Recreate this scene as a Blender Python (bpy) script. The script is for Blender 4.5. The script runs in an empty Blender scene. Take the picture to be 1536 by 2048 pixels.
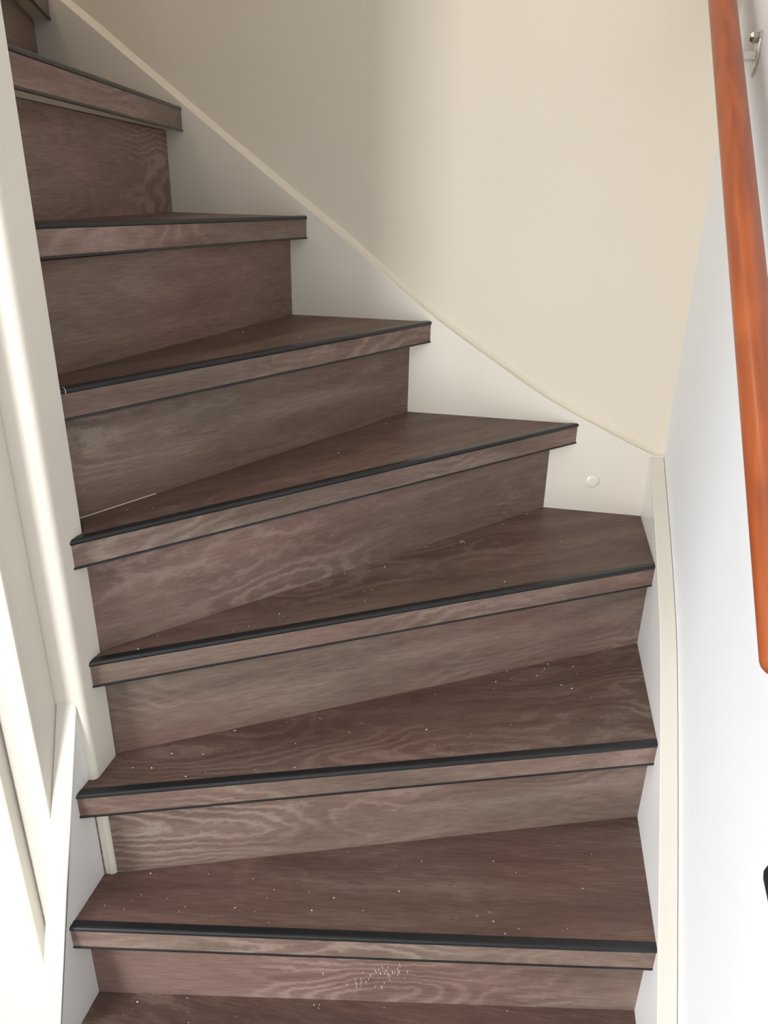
import bpy, bmesh, math, random
from mathutils import Vector, Matrix

# ------------------------------------------------------------------ camera, world, lights, exposure
scene = bpy.context.scene
COL = scene.collection
cam_data = bpy.data.cameras.new('camera')
cam = bpy.data.objects.new('camera', cam_data)
COL.objects.link(cam)
cam_data.sensor_fit = 'AUTO'
cam_data.sensor_width = 36.0
cam_data.lens = 1509.32 / 2048 * 36.0
cam_data.clip_start = 0.02
R_ = Vector((0.98101071, 0.19297146, 0.01949385))
U_ = Vector((-0.093807, 0.38409985, 0.91851377))
F_ = Vector((-0.16975936, 0.90290051, -0.39490814))
m = Matrix((R_, U_, -F_)).transposed().to_4x4()
m.translation = Vector((-0.2619, -1.5405, 1.1966))
cam.matrix_world = m
scene.camera = cam

vs = scene.view_settings
vs.view_transform = 'Standard'
vs.look = 'None'
vs.gamma = 1.0
vs.use_curve_mapping = False
vs.exposure = 0.10

world = bpy.data.worlds.new('world')
scene.world = world
world.use_nodes = True
wbg = world.node_tree.nodes['Background']
wbg.inputs['Color'].default_value = (0.75, 0.87, 1.0, 1)
wbg.inputs['Strength'].default_value = 1.0


def area(name, loc, target, sx, sy, power, color):
    d = bpy.data.lights.new(name, 'AREA')
    d.shape = 'RECTANGLE'
    d.size, d.size_y = sx, sy
    d.energy = power
    d.color = color
    o = bpy.data.objects.new(name, d)
    COL.objects.link(o)
    o.location = loc
    o.rotation_euler = (Vector(target) - Vector(loc)).to_track_quat('-Z', 'Y').to_euler()
    return o


# daylight entering through the hall window, just inside its pane
WIN = (-2.62, -1.82, 0.05, 1.75)       # x0, x1, z0, z1 of the window in the front wall
FRONT_Y = -4.1
area('window_daylight', ((WIN[0] + WIN[1]) / 2, FRONT_Y + 0.03, (WIN[2] + WIN[3]) / 2),
     ((WIN[0] + WIN[1]) / 2, 0.0, (WIN[2] + WIN[3]) / 2), WIN[1] - WIN[0] - 0.1, WIN[3] - WIN[2] - 0.1,
     96.0, (0.97, 0.985, 1.0))
# a second hall window in the left wall
WIN2 = (-2.45, -1.45, 0.00, 1.40)      # y0, y1, z0, z1
area('side_window_daylight', (-2.8 + 0.03, (WIN2[0] + WIN2[1]) / 2, (WIN2[2] + WIN2[3]) / 2),
     (0.0, (WIN2[0] + WIN2[1]) / 2, (WIN2[2] + WIN2[3]) / 2), WIN2[1] - WIN2[0] - 0.1, WIN2[3] - WIN2[2] - 0.1,
     31.0, (0.91, 0.96, 1.0))
# added warm fill light above the upper flight, from an unseen lamp
area('landing_fill_light', (-1.5, -0.35, 3.22), (-1.5, -0.35, 0.0), 0.3, 0.3, 8.0, (1.0, 0.86, 0.68))

# ------------------------------------------------------------------ measures
H = 0.19                     # rise
T = 0.0417                   # tread front height with its strips
XL, PX = -0.845, -0.8325      # inner stringer face, newel face
PF, PB = -0.766, -0.708      # newel front and back
WX, WY = 0.027, 0.014        # right wall, back wall
FLOOR = -2 * H
random.seed(4)


# ------------------------------------------------------------------ materials
def new_mat(name):
    mt = bpy.data.materials.new(name)
    mt.use_nodes = True
    nt = mt.node_tree
    return mt, nt, nt.nodes['Principled BSDF']


def N(nt, kind, **kw):
    n = nt.nodes.new(kind)
    for k, v in kw.items():
        setattr(n, k, v)
    return n


def math_node(nt, op, a, b=None, c=None):
    n = N(nt, 'ShaderNodeMath', operation=op)
    for i, v in enumerate((a, b, c)):
        if v is None:
            continue
        if isinstance(v, (int, float)):
            n.inputs[i].default_value = v
        else:
            nt.links.new(v, n.inputs[i])
    return n.outputs[0]


def paint(name, col, rough=0.4, var=0.03, bump=0.04, scale=25.0, spec=0.4):
    mt, nt, b = new_mat(name)
    tc = N(nt, 'ShaderNodeTexCoord')
    nz = N(nt, 'ShaderNodeTexNoise')
    nz.inputs['Scale'].default_value = scale
    nz.inputs['Detail'].default_value = 6
    nt.links.new(tc.outputs['Object'], nz.inputs['Vector'])
    lo = N(nt, 'ShaderNodeTexNoise')
    lo.inputs['Scale'].default_value = 3.0
    nt.links.new(tc.outputs['Object'], lo.inputs['Vector'])
    rp = N(nt, 'ShaderNodeValToRGB')
    e = rp.color_ramp.elements
    e[0].position, e[1].position = 0.3, 0.7
    e[0].color = tuple(c * (1 - var) for c in col) + (1,)
    e[1].color = tuple(min(1, c * (1 + var)) for c in col) + (1,)
    nt.links.new(lo.outputs['Fac'], rp.inputs['Fac'])
    nt.links.new(rp.outputs['Color'], b.inputs['Base Color'])
    b.inputs['Roughness'].default_value = rough
    b.inputs['Specular IOR Level'].default_value = spec
    bp = N(nt, 'ShaderNodeBump')
    bp.inputs['Strength'].default_value = bump
    bp.inputs['Distance'].default_value = 0.004
    nt.links.new(nz.outputs['Fac'], bp.inputs['Height'])
    nt.links.new(bp.outputs['Normal'], b.inputs['Normal'])
    return mt


def oak_vinyl(name, dark, mid, light, ring=1.0, rough=0.5):
    """brown oak-look vinyl plank, grain along local x, cathedral contours across y+z"""
    mt, nt, b = new_mat(name)
    L = nt.links.new
    tc = N(nt, 'ShaderNodeTexCoord')
    oi = N(nt, 'ShaderNodeObjectInfo')
    sp = N(nt, 'ShaderNodeSeparateXYZ')
    L(tc.outputs['Object'], sp.inputs[0])
    s = math_node(nt, 'ADD', sp.outputs['Y'], sp.outputs['Z'])
    rnd = math_node(nt, 'MULTIPLY', oi.outputs['Random'], 37.0)
    x = math_node(nt, 'ADD', sp.outputs['X'], rnd)

    def vec(xs, ss):
        c = N(nt, 'ShaderNodeCombineXYZ')
        L(math_node(nt, 'MULTIPLY', x, xs), c.inputs[0])
        L(math_node(nt, 'MULTIPLY', s, ss), c.inputs[1])
        L(rnd, c.inputs[2])
        return c.outputs[0]

    def noise(v, detail=3.0, rough_=0.5, dist=0.0):
        n = N(nt, 'ShaderNodeTexNoise')
        n.inputs['Scale'].default_value = 1.0
        n.inputs['Detail'].default_value = detail
        n.inputs['Roughness'].default_value = rough_
        n.inputs['Distortion'].default_value = dist
        L(v, n.inputs['Vector'])
        return n.outputs['Fac']

    field = noise(vec(2.6, 8.0), 1.5, 0.4)
    wob = noise(vec(45.0, 60.0), 3.0, 0.6)
    a = math_node(nt, 'MULTIPLY', s, 170.0)
    f = math_node(nt, 'MULTIPLY_ADD', field, 110.0, a)
    f = math_node(nt, 'MULTIPLY_ADD', wob, 7.0, f)
    rings = math_node(nt, 'MULTIPLY_ADD', math_node(nt, 'SINE', f), 0.5, 0.5)
    rings = math_node(nt, 'POWER', rings, 2.0)
    # rings show only in patches
    patch = noise(vec(1.7, 3.0), 2.0, 0.5)
    mr = N(nt, 'ShaderNodeMapRange')
    mr.inputs['From Min'].default_value = 0.45
    mr.inputs['From Max'].default_value = 0.66
    L(patch, mr.inputs['Value'])
    rings = math_node(nt, 'MULTIPLY', rings, mr.outputs[0])
    streak = noise(vec(30.0, 420.0), 4.0, 0.7)
    broad = noise(vec(3.0, 20.0), 5.0, 0.6, 0.5)
    v = math_node(nt, 'MULTIPLY', streak, 0.46)
    v = math_node(nt, 'MULTIPLY_ADD', broad, 0.54, v)
    v = math_node(nt, 'MULTIPLY_ADD', rings, 0.23 * ring, v)
    rp = N(nt, 'ShaderNodeValToRGB')
    cr = rp.color_ramp
    cr.elements[0].position, cr.elements[1].position = 0.38, 0.72
    cr.elements[0].color = dark + (1,)
    cr.elements[1].color = light + (1,)
    em = cr.elements.new(0.54)
    em.color = mid + (1,)
    L(v, rp.inputs['Fac'])
    tone = noise(vec(1.9, 4.0), 2.0, 0.5)
    tr_ = N(nt, 'ShaderNodeValToRGB')
    tr_.color_ramp.elements[0].position, tr_.color_ramp.elements[1].position = 0.35, 0.65
    tr_.color_ramp.elements[0].color = (0.90, 0.98, 0.94, 1)
    tr_.color_ramp.elements[1].color = (1.05, 0.985, 0.975, 1)
    L(tone, tr_.inputs['Fac'])
    mx = N(nt, 'ShaderNodeMix', data_type='RGBA', blend_type='MULTIPLY')
    mx.inputs[0].default_value = 1.0
    L(rp.outputs['Color'], mx.inputs[6])
    L(tr_.outputs['Color'], mx.inputs[7])
    L(mx.outputs[2], b.inputs['Base Color'])
    b.inputs['Roughness'].default_value = rough
    b.inputs['Specular IOR Level'].default_value = 0.3
    bp = N(nt, 'ShaderNodeBump')
    bp.inputs['Strength'].default_value = 0.12
    bp.inputs['Distance'].default_value = 0.001
    L(v, bp.inputs['Height'])
    L(bp.outputs['Normal'], b.inputs['Normal'])
    return mt


def rail_wood(name):
    mt, nt, b = new_mat(name)
    L = nt.links.new
    tc = N(nt, 'ShaderNodeTexCoord')
    mp = N(nt, 'ShaderNodeMapping')
    mp.inputs['Scale'].default_value = (9, 60, 60)
    L(tc.outputs['Object'], mp.inputs['Vector'])
    nz = N(nt, 'ShaderNodeTexNoise')
    nz.inputs['Scale'].default_value = 1.0
    nz.inputs['Detail'].default_value = 5
    nz.inputs['Distortion'].default_value = 0.8
    L(mp.outputs[0], nz.inputs['Vector'])
    rp = N(nt, 'ShaderNodeValToRGB')
    e = rp.color_ramp.elements
    e[0].position, e[1].position = 0.3, 0.7
    e[0].color = (0.28, 0.064, 0.020, 1)
    e[1].color = (0.40, 0.098, 0.028, 1)
    L(nz.outputs['Fac'], rp.inputs['Fac'])
    L(rp.outputs['Color'], b.inputs['Base Color'])
    b.inputs['Roughness'].default_value = 0.42
    b.inputs['Coat Weight'].default_value = 0.08
    b.inputs['Coat Roughness'].default_value = 0.15
    return mt


def plain(name, col, rough=0.4, metal=0.0, spec=0.5):
    mt = paint(name, col, rough, 0.04, 0.02, 60.0, spec)
    mt.node_tree.nodes['Principled BSDF'].inputs['Metallic'].default_value = metal
    return mt


M = {
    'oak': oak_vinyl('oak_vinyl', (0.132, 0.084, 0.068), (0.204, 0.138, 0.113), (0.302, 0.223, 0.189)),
    'oak_tread_shaded': oak_vinyl('oak_vinyl_tread_shaded', (0.092, 0.052, 0.042), (0.146, 0.090, 0.073), (0.225, 0.155, 0.130)),  # same vinyl as the risers, darkened to paint shade onto the treads
    'black': plain('black_pvc', (0.010, 0.011, 0.013), 0.32),
    'under': paint('bare_underside', (0.74, 0.65, 0.50), 0.6),
    'cream': paint('cream_gloss_paint', (0.77, 0.72, 0.63), 0.32, 0.02, 0.05, 18.0),
    'wall_cream': paint('cream_wall_paint', (0.70, 0.63, 0.52), 0.7, 0.015, 0.05, 60.0, 0.2),
    'wall_white': paint('white_wall_paint', (0.82, 0.83, 0.84), 0.7, 0.012, 0.05, 60.0, 0.2),
    'white': paint('white_gloss_paint', (0.83, 0.82, 0.80), 0.32, 0.02, 0.05, 18.0),
    'caulk': paint('cream_caulk', (0.71, 0.65, 0.54), 0.5, 0.04, 0.2, 60.0),
    'plug': plain('white_plastic', (0.76, 0.71, 0.62), 0.25),
    'joinery': paint('white_joinery_paint', (0.68, 0.64, 0.56), 0.35, 0.02, 0.05, 18.0),
    'stringer_back': paint('cream_stringer_paint', (0.72, 0.665, 0.575), 0.35, 0.02, 0.05, 18.0),
    'doorpaint': paint('grey_white_door_paint', (0.51, 0.51, 0.505), 0.4, 0.02, 0.05, 18.0),
    'rail': rail_wood('varnished_red_wood'),
    'steel': plain('brushed_steel', (0.62, 0.58, 0.52), 0.35, 0.9),
    'nut': plain('shiny_nut', (0.5, 0.46, 0.40), 0.2, 0.9),
    'blackmetal': plain('black_metal', (0.012, 0.012, 0.013), 0.4),
    'floor': oak_vinyl('hall_floor_vinyl', (0.10, 0.07, 0.055), (0.16, 0.12, 0.095), (0.24, 0.18, 0.15)),
    'crumb': plain('pale_crumbs', (0.82, 0.75, 0.65), 0.7),
}
g = bpy.data.materials.new('window_glass')
g.use_nodes = True
gb = g.node_tree.nodes['Principled BSDF']
gb.inputs['Transmission Weight'].default_value = 1.0
gb.inputs['Roughness'].default_value = 0.02
gb.inputs['IOR'].default_value = 1.45
M['glass'] = g


# ------------------------------------------------------------------ mesh helpers
def link(name, bm, mat, parent=None, matrix=None, bevel=0.0, smooth=False, segs=2):
    bmesh.ops.recalc_face_normals(bm, faces=bm.faces)
    me = bpy.data.meshes.new(name)
    bm.to_mesh(me)
    bm.free()
    for mm in (mat if isinstance(mat, (list, tuple)) else [mat]):
        me.materials.append(M[mm])
    if smooth:
        for p in me.polygons:
            p.use_smooth = True
    o = bpy.data.objects.new(name, me)
    COL.objects.link(o)
    if parent:
        o.parent = parent
    if matrix is not None:
        o.matrix_local = matrix
    if bevel:
        md = o.modifiers.new('bevel', 'BEVEL')
        md.width = bevel
        md.segments = segs
        md.limit_method = 'ANGLE'
        md.angle_limit = math.radians(35)
        md.harden_normals = False
    return o


def box(bm, x0, x1, y0, y1, z0, z1):
    v = [bm.verts.new((x, y, z)) for x in (x0, x1) for y in (y0, y1) for z in (z0, z1)]
    for q in ((0, 1, 3, 2), (4, 6, 7, 5), (0, 4, 5, 1), (2, 3, 7, 6), (0, 2, 6, 4), (1, 5, 7, 3)):
        bm.faces.new([v[i] for i in q])


def prism(bm, poly, ax, a, b):
    """extrude a polygon of 2-tuples along axis ax from a to b"""
    def pt(q, w):
        return {0: (w, q[0], q[1]), 1: (q[0], w, q[1]), 2: (q[0], q[1], w)}[ax]
    lo = [bm.verts.new(pt(q, a)) for q in poly]
    hi = [bm.verts.new(pt(q, b)) for q in poly]
    n = len(poly)
    f1 = bm.faces.new(lo)
    f2 = bm.faces.new(list(reversed(hi)))
    for i in range(n):
        bm.faces.new([lo[i], lo[(i + 1) % n], hi[(i + 1) % n], hi[i]])
    return f1, f2


def tube(bm, pts, r, n=20, round_ends=False):
    """tube along points, elliptic radii allowed"""
    pts = [Vector(p) for p in pts]
    rings = []
    path = [(p, 1.0) for p in pts]
    if round_ends:
        d0 = (pts[0] - pts[1]).normalized()
        d1 = (pts[-1] - pts[-2]).normalized()
        head = [(pts[0] + d0 * r * math.sin(t) * 0.75, math.cos(t)) for t in (1.5, 1.25, 0.95, 0.6, 0.3)]
        tail = [(pts[-1] + d1 * r * math.sin(t) * 0.75, math.cos(t)) for t in (0.3, 0.6, 0.95, 1.25, 1.5)]
        path = head + path + tail
    for i, (p, sc) in enumerate(path):
        a = path[max(i - 1, 0)][0]
        c = path[min(i + 1, len(path) - 1)][0]
        d = (c - a).normalized()
        up = Vector((0, 0, 1)) if abs(d.z) < 0.95 else Vector((0, 1, 0))
        s = d.cross(up).normalized()
        u = s.cross(d)
        rings.append([bm.verts.new(p + (s * math.cos(k * 2 * math.pi / n) + u * math.sin(k * 2 * math.pi / n)) * r * sc)
                      for k in range(n)])
    for a, c in zip(rings, rings[1:]):
        for k in range(n):
            bm.faces.new([a[k], a[(k + 1) % n], c[(k + 1) % n], c[k]])
    bm.faces.new(rings[0])
    bm.faces.new(list(reversed(rings[-1])))


def empty(name, loc=(0, 0, 0)):
    o = bpy.data.objects.new(name, None)
    COL.objects.link(o)
    o.location = loc
    o.empty_display_size = 0.1
    return o


def tag(o, label, cat=None, group=None, kind=None):
    o['label'] = label
    if cat:
        o['category'] = cat
    if group:
        o['group'] = group
    if kind:
        o['kind'] = kind
    return o


def struct(name, bm, mat, label=None, parent=None, bevel=0.0):
    o = link(name, bm, mat, parent, None, bevel)
    if parent is None:
        o['kind'] = 'structure'
        o['label'] = label
    return o


def struct_box(name, mat, label, *b, bevel=0.0, parent=None):
    bm = bmesh.new()
    box(bm, *b)
    return struct(name, bm, mat, label, parent, bevel)


def interp(pts, x):
    pts = sorted(pts)
    if x <= pts[0][0]:
        a, b = pts[0], pts[1]
    elif x >= pts[-1][0]:
        a, b = pts[-2], pts[-1]
    else:
        for a, b in zip(pts, pts[1:]):
            if a[0] <= x <= b[0]:
                break
    return a[1] + (b[1] - a[1]) * (x - a[0]) / (b[0] - a[0])


def smooth_curve(pts, n=40):
    """Catmull-Rom through points"""
    P = [Vector((a, b)) for a, b in pts]
    P = [P[0] * 2 - P[1]] + P + [P[-1] * 2 - P[-2]]
    out = []
    k = max(2, n // (len(P) - 3))
    for i in range(1, len(P) - 2):
        p0, p1, p2, p3 = P[i - 1:i + 3]
        for j in range(k):
            t = j / k
            out.append(tuple(0.5 * ((2 * p1) + (p2 - p0) * t + (2 * p0 - 5 * p1 + 4 * p2 - p3) * t * t
                                    + (3 * p1 - p0 - 3 * p2 + p3) * t ** 3)))
    out.append(tuple(P[-2]))
    return out


# ------------------------------------------------------------------ the setting
TOPZ = 3.3
CEIL = 2.15
struct_box('wall_back', 'wall_cream', 'cream painted wall behind the winding stairs', -2.9, 0.25, WY, WY + 0.12, FLOOR, TOPZ)
struct_box('wall_right', 'wall_white', 'white painted wall behind the handrail', WX, WX + 0.2, -0.946, WY, FLOOR, TOPZ)
# wall on beyond the door recess
DOORY0, DOORY1 = -1.86, -0.946
struct_box('wall_right_hall', 'wall_white', 'white hall wall beyond the door on the right', WX, WX + 0.2, FRONT_Y, DOORY0, FLOOR, TOPZ)


def side_window(name, label, x, W):
    w2 = empty(name, (x, (W[0] + W[1]) / 2, W[2]))
    tag(w2, label, kind='structure')
    bm = bmesh.new()
    hw2, hh2 = (W[1] - W[0]) / 2, W[3] - W[2]
    for b in ((-hw2, -hw2 + 0.05, 0, hh2), (hw2 - 0.05, hw2, 0, hh2), (-hw2, hw2, 0, 0.05), (-hw2, hw2, hh2 - 0.05, hh2)):
        box(bm, -0.03, 0.03, b[0], b[1], b[2], b[3])
    link('window_frame', bm, 'white', w2, bevel=0.003)
    bm = bmesh.new()
    box(bm, -0.004, 0.004, -hw2 + 0.045, hw2 - 0.045, 0.045, hh2 - 0.045)
    link('pane', bm, 'glass', w2)


side_window('window_2', 'white framed window in the left hall wall', -2.85, WIN2)
# added lamp body for the fill light, out of view on the ceiling
lamp = empty('fill_ceiling_lamp', (-1.5, -0.35, TOPZ))
tag(lamp, 'flat round white fill lamp added unseen above the landing', 'lamp')
bm = bmesh.new()
prism(bm, [(0.2 * math.cos(k * math.pi / 16), 0.2 * math.sin(k * math.pi / 16)) for k in range(32)], 2, -0.05, 0.0)
link('fill_lamp_base', bm, 'white', lamp, bevel=0.004)
bm = bmesh.new()
prism(bm, [(0.17 * math.cos(k * math.pi / 16), 0.17 * math.sin(k * math.pi / 16)) for k in range(32)], 2, -0.06, -0.05)
link('fill_lamp_diffuser', bm, 'plug', lamp, bevel=0.004)
struct_box('wall_right_lintel', 'wall_white', 'white wall above the door on the right', WX, WX + 0.2, DOORY0, DOORY1, FLOOR + 2.05, TOPZ)
struct_box('floor', 'floor', 'brown wood-look hall floor', -2.9, 0.25, FRONT_Y - 0.12, WY + 0.12, FLOOR - 0.1, FLOOR)
struct_box('ceiling', 'wall_white', 'white hall ceiling', -2.9, 0.25, FRONT_Y - 0.12, -0.95, CEIL, TOPZ)
struct_box('ceiling_stairwell', 'wall_white', 'white ceiling above the stairwell', -2.9, 0.25, -0.95, WY + 0.12, TOPZ, TOPZ + 0.1)
bm = bmesh.new()
for b in ((FRONT_Y, WIN2[0], FLOOR, TOPZ), (WIN2[1], WY, FLOOR, TOPZ), (WIN2[0], WIN2[1], FLOOR, WIN2[2]), (WIN2[0], WIN2[1], WIN2[3], TOPZ)):
    box(bm, -2.9, -2.8, b[0], b[1], b[2], b[3])
struct('wall_left', bm, 'wall_white', 'white hall wall with a window on the left')
# partition under and beside the upper flight, left of the newel post
struct_box('wall_partition', 'wall_cream', 'cream partition wall left of the newel post', -2.8, -0.877, -0.80, PB, FLOOR, TOPZ)
# front wall with its window opening
bm = bmesh.new()
x0, x1, z0, z1 = WIN
for b in ((-2.9, x0, FLOOR, TOPZ), (x1, 0.25, FLOOR, TOPZ), (x0, x1, FLOOR, z0), (x0, x1, z1, TOPZ)):
    box(bm, b[0], b[1], FRONT_Y - 0.12, FRONT_Y, b[2], b[3])
struct('wall_front', bm, 'wall_white', 'white hall wall with the window')
wroot = empty('window_1', ((x0 + x1) / 2, FRONT_Y - 0.06, z0))
tag(wroot, 'white framed hall window', kind='structure')
bm = bmesh.new()
xc, hw, hh = (x0 + x1) / 2, (x1 - x0) / 2, z1 - z0
for b in ((-hw, -hw + 0.05, 0, hh), (hw - 0.05, hw, 0, hh), (-hw, hw, 0, 0.05), (-hw, hw, hh - 0.05, hh)):
    box(bm, b[0], b[1], -0.03, 0.03, b[2], b[3])
link('window_frame', bm, 'white', wroot, bevel=0.003)
bm = bmesh.new()
box(bm, -hw + 0.045, hw - 0.045, -0.004, 0.004, 0.045, hh - 0.045)
link('pane', bm, 'glass', wroot)

# door in the recess on the right, its black lever just entering the view
droot = empty('door_1', (WX + 0.05, (DOORY0 + DOORY1) / 2, FLOOR))
tag(droot, 'off-white door with black lever handle at the right edge', kind='structure')
bm = bmesh.new()
box(bm, 0.0, 0.04, -0.455, 0.455, 0.005, 2.045)
link('door_leaf', bm, 'doorpaint', droot, bevel=0.002)
hb = bmesh.new()
HZ = 0.642 - FLOOR
HY = -1.006 - (DOORY0 + DOORY1) / 2
hx = 0.0 - WX - 0.05
tube(hb, [(hx, HY + 0.008, HZ + 0.004), (hx - 0.001, HY - 0.02, HZ), (hx - 0.001, HY - 0.06, HZ - 0.002), (hx + 0.006, HY - 0.1, HZ - 0.004),
          (hx + 0.03, HY - 0.118, HZ - 0.004), (0.0, HY - 0.12, HZ - 0.004)], 0.0165, 16, True)
hd = link('door_handle', hb, 'blackmetal', droot, smooth=True)
hd['label'] = 'black lever door handle'

# cupboard door and casing in the partition
croot = empty('door_2', (-0.93, -0.80, FLOOR))
tag(croot, 'white cupboard door and casing left of the newel post', kind='structure')


def cbox(name, mat, x0, x1, y0, y1, z0, z1, bevel=0.0):
    bm = bmesh.new()
    box(bm, x0 + 0.93, x1 + 0.93, y0 + 0.80, y1 + 0.80, z0 - FLOOR, z1 - FLOOR)
    return link(name, bm, mat, croot, bevel=bevel)


cbox('casing_board', 'joinery', -0.9262, -0.876, -0.821, -0.7665, FLOOR, 2.1, 0.003)
dl = cbox('door_leaf', 'joinery', -1.65, -0.928, -0.838, -0.795, FLOOR + 0.01, 1.62, 0.004)
cbox('casing_board', 'joinery', -1.72, -1.655, -0.821, -0.795, FLOOR, 2.1, 0.003)

# ------------------------------------------------------------------ the staircase
stairs = empty('staircase', (-0.42, -0.9, FLOOR))
tag(stairs, 'dark brown oak-look winding stairs with black nosing strips and cream stringers', 'staircase')
SINV = Matrix.Translation(-Vector(stairs.location))


def spart(name, bm, mat, matrix=None, bevel=0.0, smooth=False, label=None, parent=None):
    mt = SINV @ (matrix or Matrix.Identity(4))
    o = link(name, bm, mat, stairs, mt, bevel, smooth)
    if label:
        o['label'] = label
    return o


# nosing tips: left point, right point (x, y, dz), then the rest of the tread outline going
# right/back/left in plan, and how far the front pieces run on past left and right ends
STEPS = {
    -1: dict(L=(XL, -1.05, 0), R=(0, -1.17, 0), rest=[(0, -0.88), (XL, -0.88)]),
    0: dict(L=(XL, -0.931, 0), R=(0, -0.945, 0), rest=[(0, -0.67), (XL, -0.82)]),
    1: dict(L=(XL, -0.866, 0), R=(0, -0.7233, 0), rest=[(0, -0.45), (XL, -0.755)]),
    2: dict(L=(XL, -0.8009, 0), R=(0, -0.5016, 0), rest=[(0, -0.185), (PX, -0.695), (XL, -0.695)]),
    3: dict(L=(PX, -0.7406, 0), R=(0, -0.2377, 0), rest=[(0, 0.0), (-0.215, 0.0), (PX, -0.69)]),
    4: dict(L=(PX, -0.7398, 0), R=(-0.1491, 0, 0), rest=[(-0.52, 0.0), (-0.87, -0.652), (PX - 0.002, -0.703)]),
    5: dict(L=(-0.846, -0.684, 0), R=(-0.4614, 0, 0), rest=[(-0.77, 0.0), (-0.91, -0.66)]),
    6: dict(L=(-0.868, -0.660, 0.008), R=(-0.7186, 0, 0.0015), rest=[(-1.02, 0.0), (-0.92, -0.70)]),
    7: dict(L=(-0.838, -0.702, 0.0), R=(-0.9662, 0, 0.0015), rest=[(-1.275, 0.0), (-0.96, -0.70)]),
    8: dict(L=(-0.905, -0.70, 0), R=(-1.2182, 0, 0), rest=[(-1.55, 0.0), (-1.30, -0.70)]),
}
# riser lines below tread i: left end, right end at the front face
RISERS = {
    -1: ((XL, -1.01), (0, -1.13)),
    0: ((XL, -0.893), (0, -0.905)),
    1: ((XL, -0.8295), (0, -0.6827)),
    2: ((XL, -0.7674), (0, -0.4622)),
    3: ((PX, -0.7045), (0, -0.1979)),
    4: ((PX, -0.707), (-0.2021, 0)),
    5: ((-0.861, -0.666), (-0.5054, 0)),
    6: ((-0.905, -0.640), (-0.7548, 0)),
    7: ((-0.897, -0.69), (-1.0029, 0)),
    8: ((-0.945, -0.68), (-1.2567, 0)),
}


def frame(L, R, z, tilt=0.0):
    L3, R3 = Vector((L[0], L[1], z + (L[2] if len(L) > 2 else 0))), Vector((R[0], R[1], z + (R[2] if len(R) > 2 else 0)))
    X = (R3 - L3).normalized()
    Y = Vector((0, 0, 1)).cross(X).normalized()
    Z = X.cross(Y)
    mt = Matrix((X, Y, Z)).transposed().to_4x4()
    mt.translation = L3
    return mt, (R3 - L3).length


def strip_profile():
    """black nosing profile: thin flat top leg, rounded front lip (depth y, height z)"""
    pts = [(0.0145, -0.002), (0.0145, 0.0006), (0.0135, 0.0011), (0.0050, 0.0012)]
    for k in range(0, 7):
        a = math.radians(90 + k * 180 / 6)
        pts.append((0.0042 + 0.0042 * math.cos(a), -0.0031 + 0.0043 * math.sin(a)))
    pts += [(0.0042, -0.0084), (0.0046, -0.0084), (0.0046, -0.002)]
    return pts


treads = {}
for i, d in STEPS.items():
    mt, ln = frame(d['L'], d['R'], i * H)
    inv = mt.inverted()
    eL = 0.05 if i >= 5 else 0.003
    eR = 0.009
    # outline in the tread's own frame; ends run 3 mm into the stringers' housings
    def loc(q):
        v = inv @ Vector((q[0], q[1], i * H))
        return (v.x, v.y)
    poly = [(-0.002 if i < 5 else -eL, 0.0035), (ln + 0.002, 0.0035)] + [loc(q) for q in d['rest']]
    bm = bmesh.new()
    f_lo, f_hi = prism(bm, poly, 2, -T + 0.002, 0.0)
    f_lo.material_index = 1
    tr = spart('tread', bm, ['oak_tread_shaded', 'under'], mt)
    treads[i] = tr
    # vinyl band on the front edge
    bm = bmesh.new()
    box(bm, -eL, ln + eR, 0.0018, 0.006, -T + 0.003, -0.0055)
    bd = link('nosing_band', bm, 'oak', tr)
    # black profile on the edge and the thin lower trim
    bm = bmesh.new()
    prism(bm, strip_profile(), 0, -eL, ln + eR)
    ns = link('nosing_strip', bm, 'black', tr, smooth=False)
    ns['label'] = 'black nosing strip'
    bm = bmesh.new()
    box(bm, -eL, ln + eR, 0.0004, 0.0075, -T - 0.0004, -T + 0.0032)
    lt = link('lower_trim', bm, 'black', tr, bevel=0.0008)
    lt['label'] = 'thin black lower edge trim'

risers = {}
for i, (L, R) in RISERS.items():
    z0 = (i - 1) * H if i > -1 else FLOOR
    z1 = i * H - T + 0.001
    mt, ln = frame(L, R, z0)
    bm = bmesh.new()
    eL = 0.06 if i >= 5 else 0.012 if i >= 3 else 0.003
    box(bm, -eL, ln + 0.004, 0.0, 0.012, -0.002, z1 - z0)
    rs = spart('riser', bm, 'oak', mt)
    risers[i] = rs

# outer stringer on the right wall, top edge bending with the winders
RC = smooth_curve([(0.0, 0.703), (-0.085, 0.662), (-0.167, 0.624), (-0.28, 0.566), (-0.38, 0.507), (-0.477, 0.430), (-0.621, 0.300),
                   (-0.70, 0.225), (-0.80, 0.130), (-1.0, -0.06), (-1.19, -0.24)], 50)
CAPT = 0.007
bm = bmesh.new()
prism(bm, [(y, z - CAPT) for y, z in RC] + [(-1.19, FLOOR), (0.0, FLOOR)], 0, 0.0, WX)
spart('stringer', bm, 'white', label='white outer stringer along the right wall')


def cap_mesh(curve, x0, x1, th, ext=0.0):
    bm = bmesh.new()
    prism(bm, curve + [(y, z - th) for y, z in reversed(curve)], 0, x0, x1)
    return bm


spart('stringer_cap', cap_mesh(RC, -0.0012, WX - 0.0006, CAPT), 'joinery', bevel=0.002, label='top edge of the right stringer, toned by painted-in light')  # one paint with the stringer face; the lighting difference is put into its colour
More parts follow.
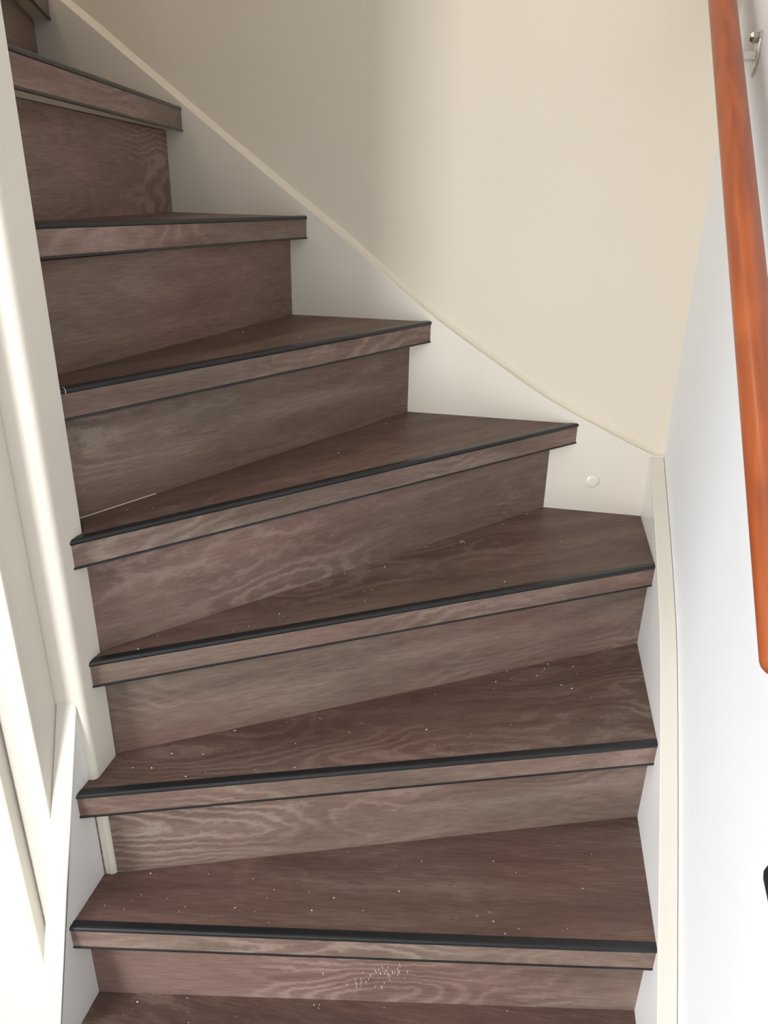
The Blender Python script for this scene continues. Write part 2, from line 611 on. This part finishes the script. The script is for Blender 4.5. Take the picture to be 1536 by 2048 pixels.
# outer stringer on the back wall
BC = smooth_curve([(0.027, 0.706), (0.0, 0.708), (-0.1, 0.752), (-0.213, 0.806), (-0.319, 0.870), (-0.475, 0.972), (-0.637, 1.099),
                   (-0.832, 1.241), (-1.19, 1.508), (-1.6, 1.81)], 60)
bm = bmesh.new()
prism(bm, BC + [(-1.6, 0.9), (-0.9, 0.4), (0.027, FLOOR + 0.1)], 1, 0.0, WY)
spart('stringer', bm, 'stringer_back', bevel=0.002, label='cream outer stringer along the back wall')
bm = bmesh.new()
rows = []
for k, (x, z) in enumerate(BC):
    w = 0.0008 * math.sin(k * 2.3) + 0.0006 * math.sin(k * 5.1)
    rows.append([bm.verts.new((x, y, z + h + w)) for y, h in ((0.0035, -0.001), (0.0065, 0.0018), (0.0095, 0.0045), (0.0118, 0.008), (0.0141, 0.0115), (0.0141, -0.001))])
for a, c in zip(rows, rows[1:]):
    for k in range(6):
        bm.faces.new([a[k], a[(k + 1) % 6], c[(k + 1) % 6], c[k]])
bm.faces.new(rows[0])
bm.faces.new(list(reversed(rows[-1])))
spart('caulk_bead', bm, 'caulk', label='cream caulk bead along the back stringer')
# round screw cap on the back stringer
bm = bmesh.new()
prof = [(0.0, -0.0042), (0.006, -0.004), (0.0115, -0.003), (0.0145, -0.0012), (0.0155, 0.001)]
rings = []
for r, y in prof[1:]:
    rings.append([bm.verts.new((r * math.cos(k * math.pi / 16), y, r * math.sin(k * math.pi / 16))) for k in range(32)])
bm.faces.new(rings[0])
for a, c in zip(rings, rings[1:]):
    for k in range(32):
        bm.faces.new([a[k], a[(k + 1) % 32], c[(k + 1) % 32], c[k]])
spart('screw_cap', bm, 'plug', Matrix.Translation((-0.108, 0.0, 0.639)), smooth=True, label='round white screw cap')

# inner stringer with its steep top edge beside the lower steps
IC = [(-0.766, 0.517), (-0.79, 0.447), (-0.826, 0.343), (-0.854, 0.266), (-0.892, 0.151), (-0.922, 0.062), (-1.0, -0.172), (-1.06, -0.35)]
bm = bmesh.new()
prism(bm, [(y, z - 0.008) for y, z in IC] + [(-1.06, FLOOR), (-0.766, FLOOR)], 0, -0.8755, XL)
spart('stringer', bm, 'white', label='cream inner stringer beside the lower steps')  # whiter than its cap though one paint; stands in for reflected light
spart('stringer_cap', cap_mesh(IC, -0.8757, XL + 0.0012, 0.012), 'joinery', bevel=0.0025, label='white steep top edge of the inner stringer')

# newel post with rounded front edge
bm = bmesh.new()
r = 0.009
poly = [(-0.88, PF), (PX - r, PF)]
poly += [(PX - r + r * math.sin(a), PF + r - r * math.cos(a)) for a in (0.26, 0.52, 0.79, 1.05, 1.31)]
poly += [(PX, PF + r), (PX, PB - 0.002), (PX - 0.002, PB), (-0.88, PB)]
prism(bm, poly, 2, 2 * H + 0.0005, TOPZ)
spart('newel_post', bm, 'cream', label='cream painted newel post with rounded edge')
# rounded corner bead between riser and inner stringer
bm = bmesh.new()
poly = [(XL, -0.7665), (-0.833, -0.7665), (-0.8285, -0.764), (-0.826, -0.760), (-0.826, -0.745), (XL, -0.745)]
prism(bm, poly, 2, H + 0.001, 2 * H - T)
spart('corner_bead', bm, 'cream', label='cream corner bead below the newel post')

# thin pale caulk line where the fifth tread meets its riser
bm = bmesh.new()
Lr, Rr = Vector(RISERS[5][0] + (4 * H,)), Vector(RISERS[5][1] + (4 * H,))
dr = (Rr - Lr).normalized()
tube(bm, [Lr + dr * t + Vector((0, -0.0004, 0.0006)) for t in (-0.01, 0.04, 0.085, 0.125)], 0.0008, 6)
spart('caulk_line', bm, 'caulk', label='thin pale caulk line at the riser foot')

# tiny pale cut end of the nosing strip beside the newel post
bm = bmesh.new()
Ln, Rn = Vector(STEPS[5]['L'][:2] + (5 * H,)), Vector(STEPS[5]['R'][:2] + (5 * H,))
dn = (Rn - Ln).normalized()
nn = Vector((dn.y, -dn.x, 0))
c0 = Ln + dn * 0.0025
tube(bm, [c0 - nn * 0.006 + Vector((0, 0, 0.0014)), c0 - nn * 0.002 + Vector((0, 0, 0.0015)), c0 + nn * 0.0005 + Vector((0, 0, -0.0005)),
          c0 + nn * 0.0006 + Vector((0, 0, -0.006))], 0.0006, 6)
spart('strip_end', bm, 'crumb', label='pale cut end of a nosing strip')

# white scuffs on the lowest visible riser
mt, ln = frame(*RISERS[1], 0.0)
bm = bmesh.new()
random.seed(9)
for k in range(46):
    x = random.gauss(0.462, 0.018) if k < 32 else random.uniform(0.36, 0.46)
    z = random.gauss(0.066, 0.008) if k < 32 else random.uniform(0.03, 0.06)
    l = random.uniform(0.002, 0.008)
    w = random.uniform(0.0002, 0.0004)
    s = random.uniform(-0.3, 0.3) * l
    vv = [bm.verts.new(c) for c in ((x - w, -0.0003, z), (x + w, -0.0003, z), (x + w + s, -0.0003, z + l), (x - w + s, -0.0003, z + l))]
    bm.faces.new(vv)
sc = link('scuff_marks', bm, 'crumb', risers[1])
sc['label'] = 'white scuff marks'
sc['kind'] = 'stuff'

# ------------------------------------------------------------------ handrail
HX = -0.030
def rail_z(y):
    return 1.464 + (y + 0.134) * 0.757
rroot = empty('handrail', (HX, -0.5, rail_z(-0.5)))
tag(rroot, 'round varnished red-orange wooden handrail on the right wall', 'handrail')
a, b = Vector((HX, -0.957, rail_z(-0.957))), Vector((HX, -0.03, rail_z(-0.03)))
X = (b - a).normalized()
Y = Vector((0, 0, 1)).cross(X).normalized()
mt = Matrix((X, Y, X.cross(Y))).transposed().to_4x4()
mt.translation = a
ln = (b - a).length
bm = bmesh.new()
tube(bm, [(t * ln / 12, 0, 0) for t in range(13)], 0.0192, 28, True)
link('rail', bm, 'rail', rroot, Matrix.Translation(-rroot.location) @ mt, smooth=True)
# steel wall bracket
BY, BZ = -0.168, 1.388
bk = empty('bracket')
bk.parent = rroot
bk.location = Vector((WX, BY, BZ)) - rroot.location
bk['label'] = 'steel handrail bracket'
bm = bmesh.new()
pl = [(0.0, -0.030), (0.010, -0.018), (0.013, 0.0), (0.013, 0.018), (0.008, 0.030), (-0.008, 0.030), (-0.013, 0.018), (-0.013, 0.0), (-0.010, -0.018)]
prism(bm, pl, 0, -0.004, 0.0)
link('wall_plate', bm, 'steel', bk, bevel=0.0008)
bm = bmesh.new()
rz = rail_z(BY) - BZ
prism(bm, [(-0.003, -0.009), (-0.003, 0.004), (-0.050, 0.004), (-0.050, rz - 0.018), (-0.062, rz - 0.018), (-0.062, -0.002), (-0.055, -0.009)], 1, -0.009, 0.009)
link('arm', bm, 'steel', bk, bevel=0.0015)
bm = bmesh.new()
for k0, (r0, x0), (r1, x1) in ((0, (0.0078, -0.004), (0.0078, -0.012)), (1, (0.0078, -0.012), (0.005, -0.016))):
    A = [bm.verts.new((x0, r0 * math.cos(k * math.pi / 3), 0.021 + r0 * math.sin(k * math.pi / 3))) for k in range(6)]
    B = [bm.verts.new((x1, r1 * math.cos(k * math.pi / 3), 0.021 + r1 * math.sin(k * math.pi / 3))) for k in range(6)]
    for k in range(6):
        bm.faces.new([A[k], A[(k + 1) % 6], B[(k + 1) % 6], B[k]])
    if k0:
        bm.faces.new(B)
bmesh.ops.remove_doubles(bm, verts=bm.verts, dist=1e-5)
link('bolt_head', bm, 'nut', bk)

# ------------------------------------------------------------------ crumbs on the treads
random.seed(21)
WHERE = {0: 'on the lowest tread in view', 1: 'on the second lowest tread in view', 2: 'on the third lowest tread in view',
         3: 'on the corner tread touching both stringers', 4: 'on the tread just above the corner tread', 5: 'on the second tread above the corner tread'}
for i, cnt in ((0, 26), (1, 62), (2, 66), (3, 40), (4, 14), (5, 9)):
    bm = bmesh.new()
    mt, ln = frame(STEPS[i]['L'], STEPS[i]['R'], i * H)
    L, R = RISERS[i + 1]
    inv = mt.inverted()
    l2, r2 = inv @ Vector((L[0], L[1], i * H)), inv @ Vector((R[0], R[1], i * H))
    c = 0
    while c < cnt:
        x = random.uniform(0.03, ln - 0.03)
        t = (x - l2.x) / (r2.x - l2.x)
        depth = l2.y + (r2.y - l2.y) * t
        if depth < 0.02 or t < 0 or t > 1:
            continue
        y = random.uniform(0.014, depth - 0.002) if random.random() < 0.75 else depth - abs(random.gauss(0, 0.02))
        if y < 0.014:
            continue
        s = random.choice((0.0004, 0.0004, 0.0005, 0.0006, 0.0007, 0.0008, 0.0011))
        p = mt @ Vector((x, y, 0.0))
        ang = random.uniform(0, 3.14)
        dx, dy = math.cos(ang) * s * random.uniform(1, 2.2), math.sin(ang) * s * random.uniform(1, 2.2)
        base = [bm.verts.new((p.x + dx, p.y + dy, p.z + 0.0001)), bm.verts.new((p.x - dy * 0.6, p.y + dx * 0.6, p.z + 0.0001)),
                bm.verts.new((p.x - dx, p.y - dy, p.z + 0.0001)), bm.verts.new((p.x + dy * 0.6, p.y - dx * 0.6, p.z + 0.0001))]
        top = bm.verts.new((p.x, p.y, p.z + s * 1.2))
        bm.faces.new(base)
        for k in range(4):
            bm.faces.new([base[k], base[(k + 1) % 4], top])
        c += 1
    cr = link('crumbs', bm, 'crumb')
    tag(cr, 'pale sawdust crumbs scattered ' + WHERE[i], 'crumbs', 'sawdust crumbs on the stairs', kind='stuff')
# curled wood shaving
bm = bmesh.new()
sx, sy = -0.356, -0.22
pts = []
for k in range(14):
    a = k / 13 * 4.2
    pts.append((sx + 0.005 * math.cos(a) * (1 - k / 26), sy + 0.006 * math.sin(a), 3 * H + 0.0006 + 0.0012 * (k / 13)))
tube(bm, pts, 0.0005, 6)
sh = link('wood_shaving', bm, 'crumb')
tag(sh, 'tiny curled pale shaving lying on a tread', 'shaving')
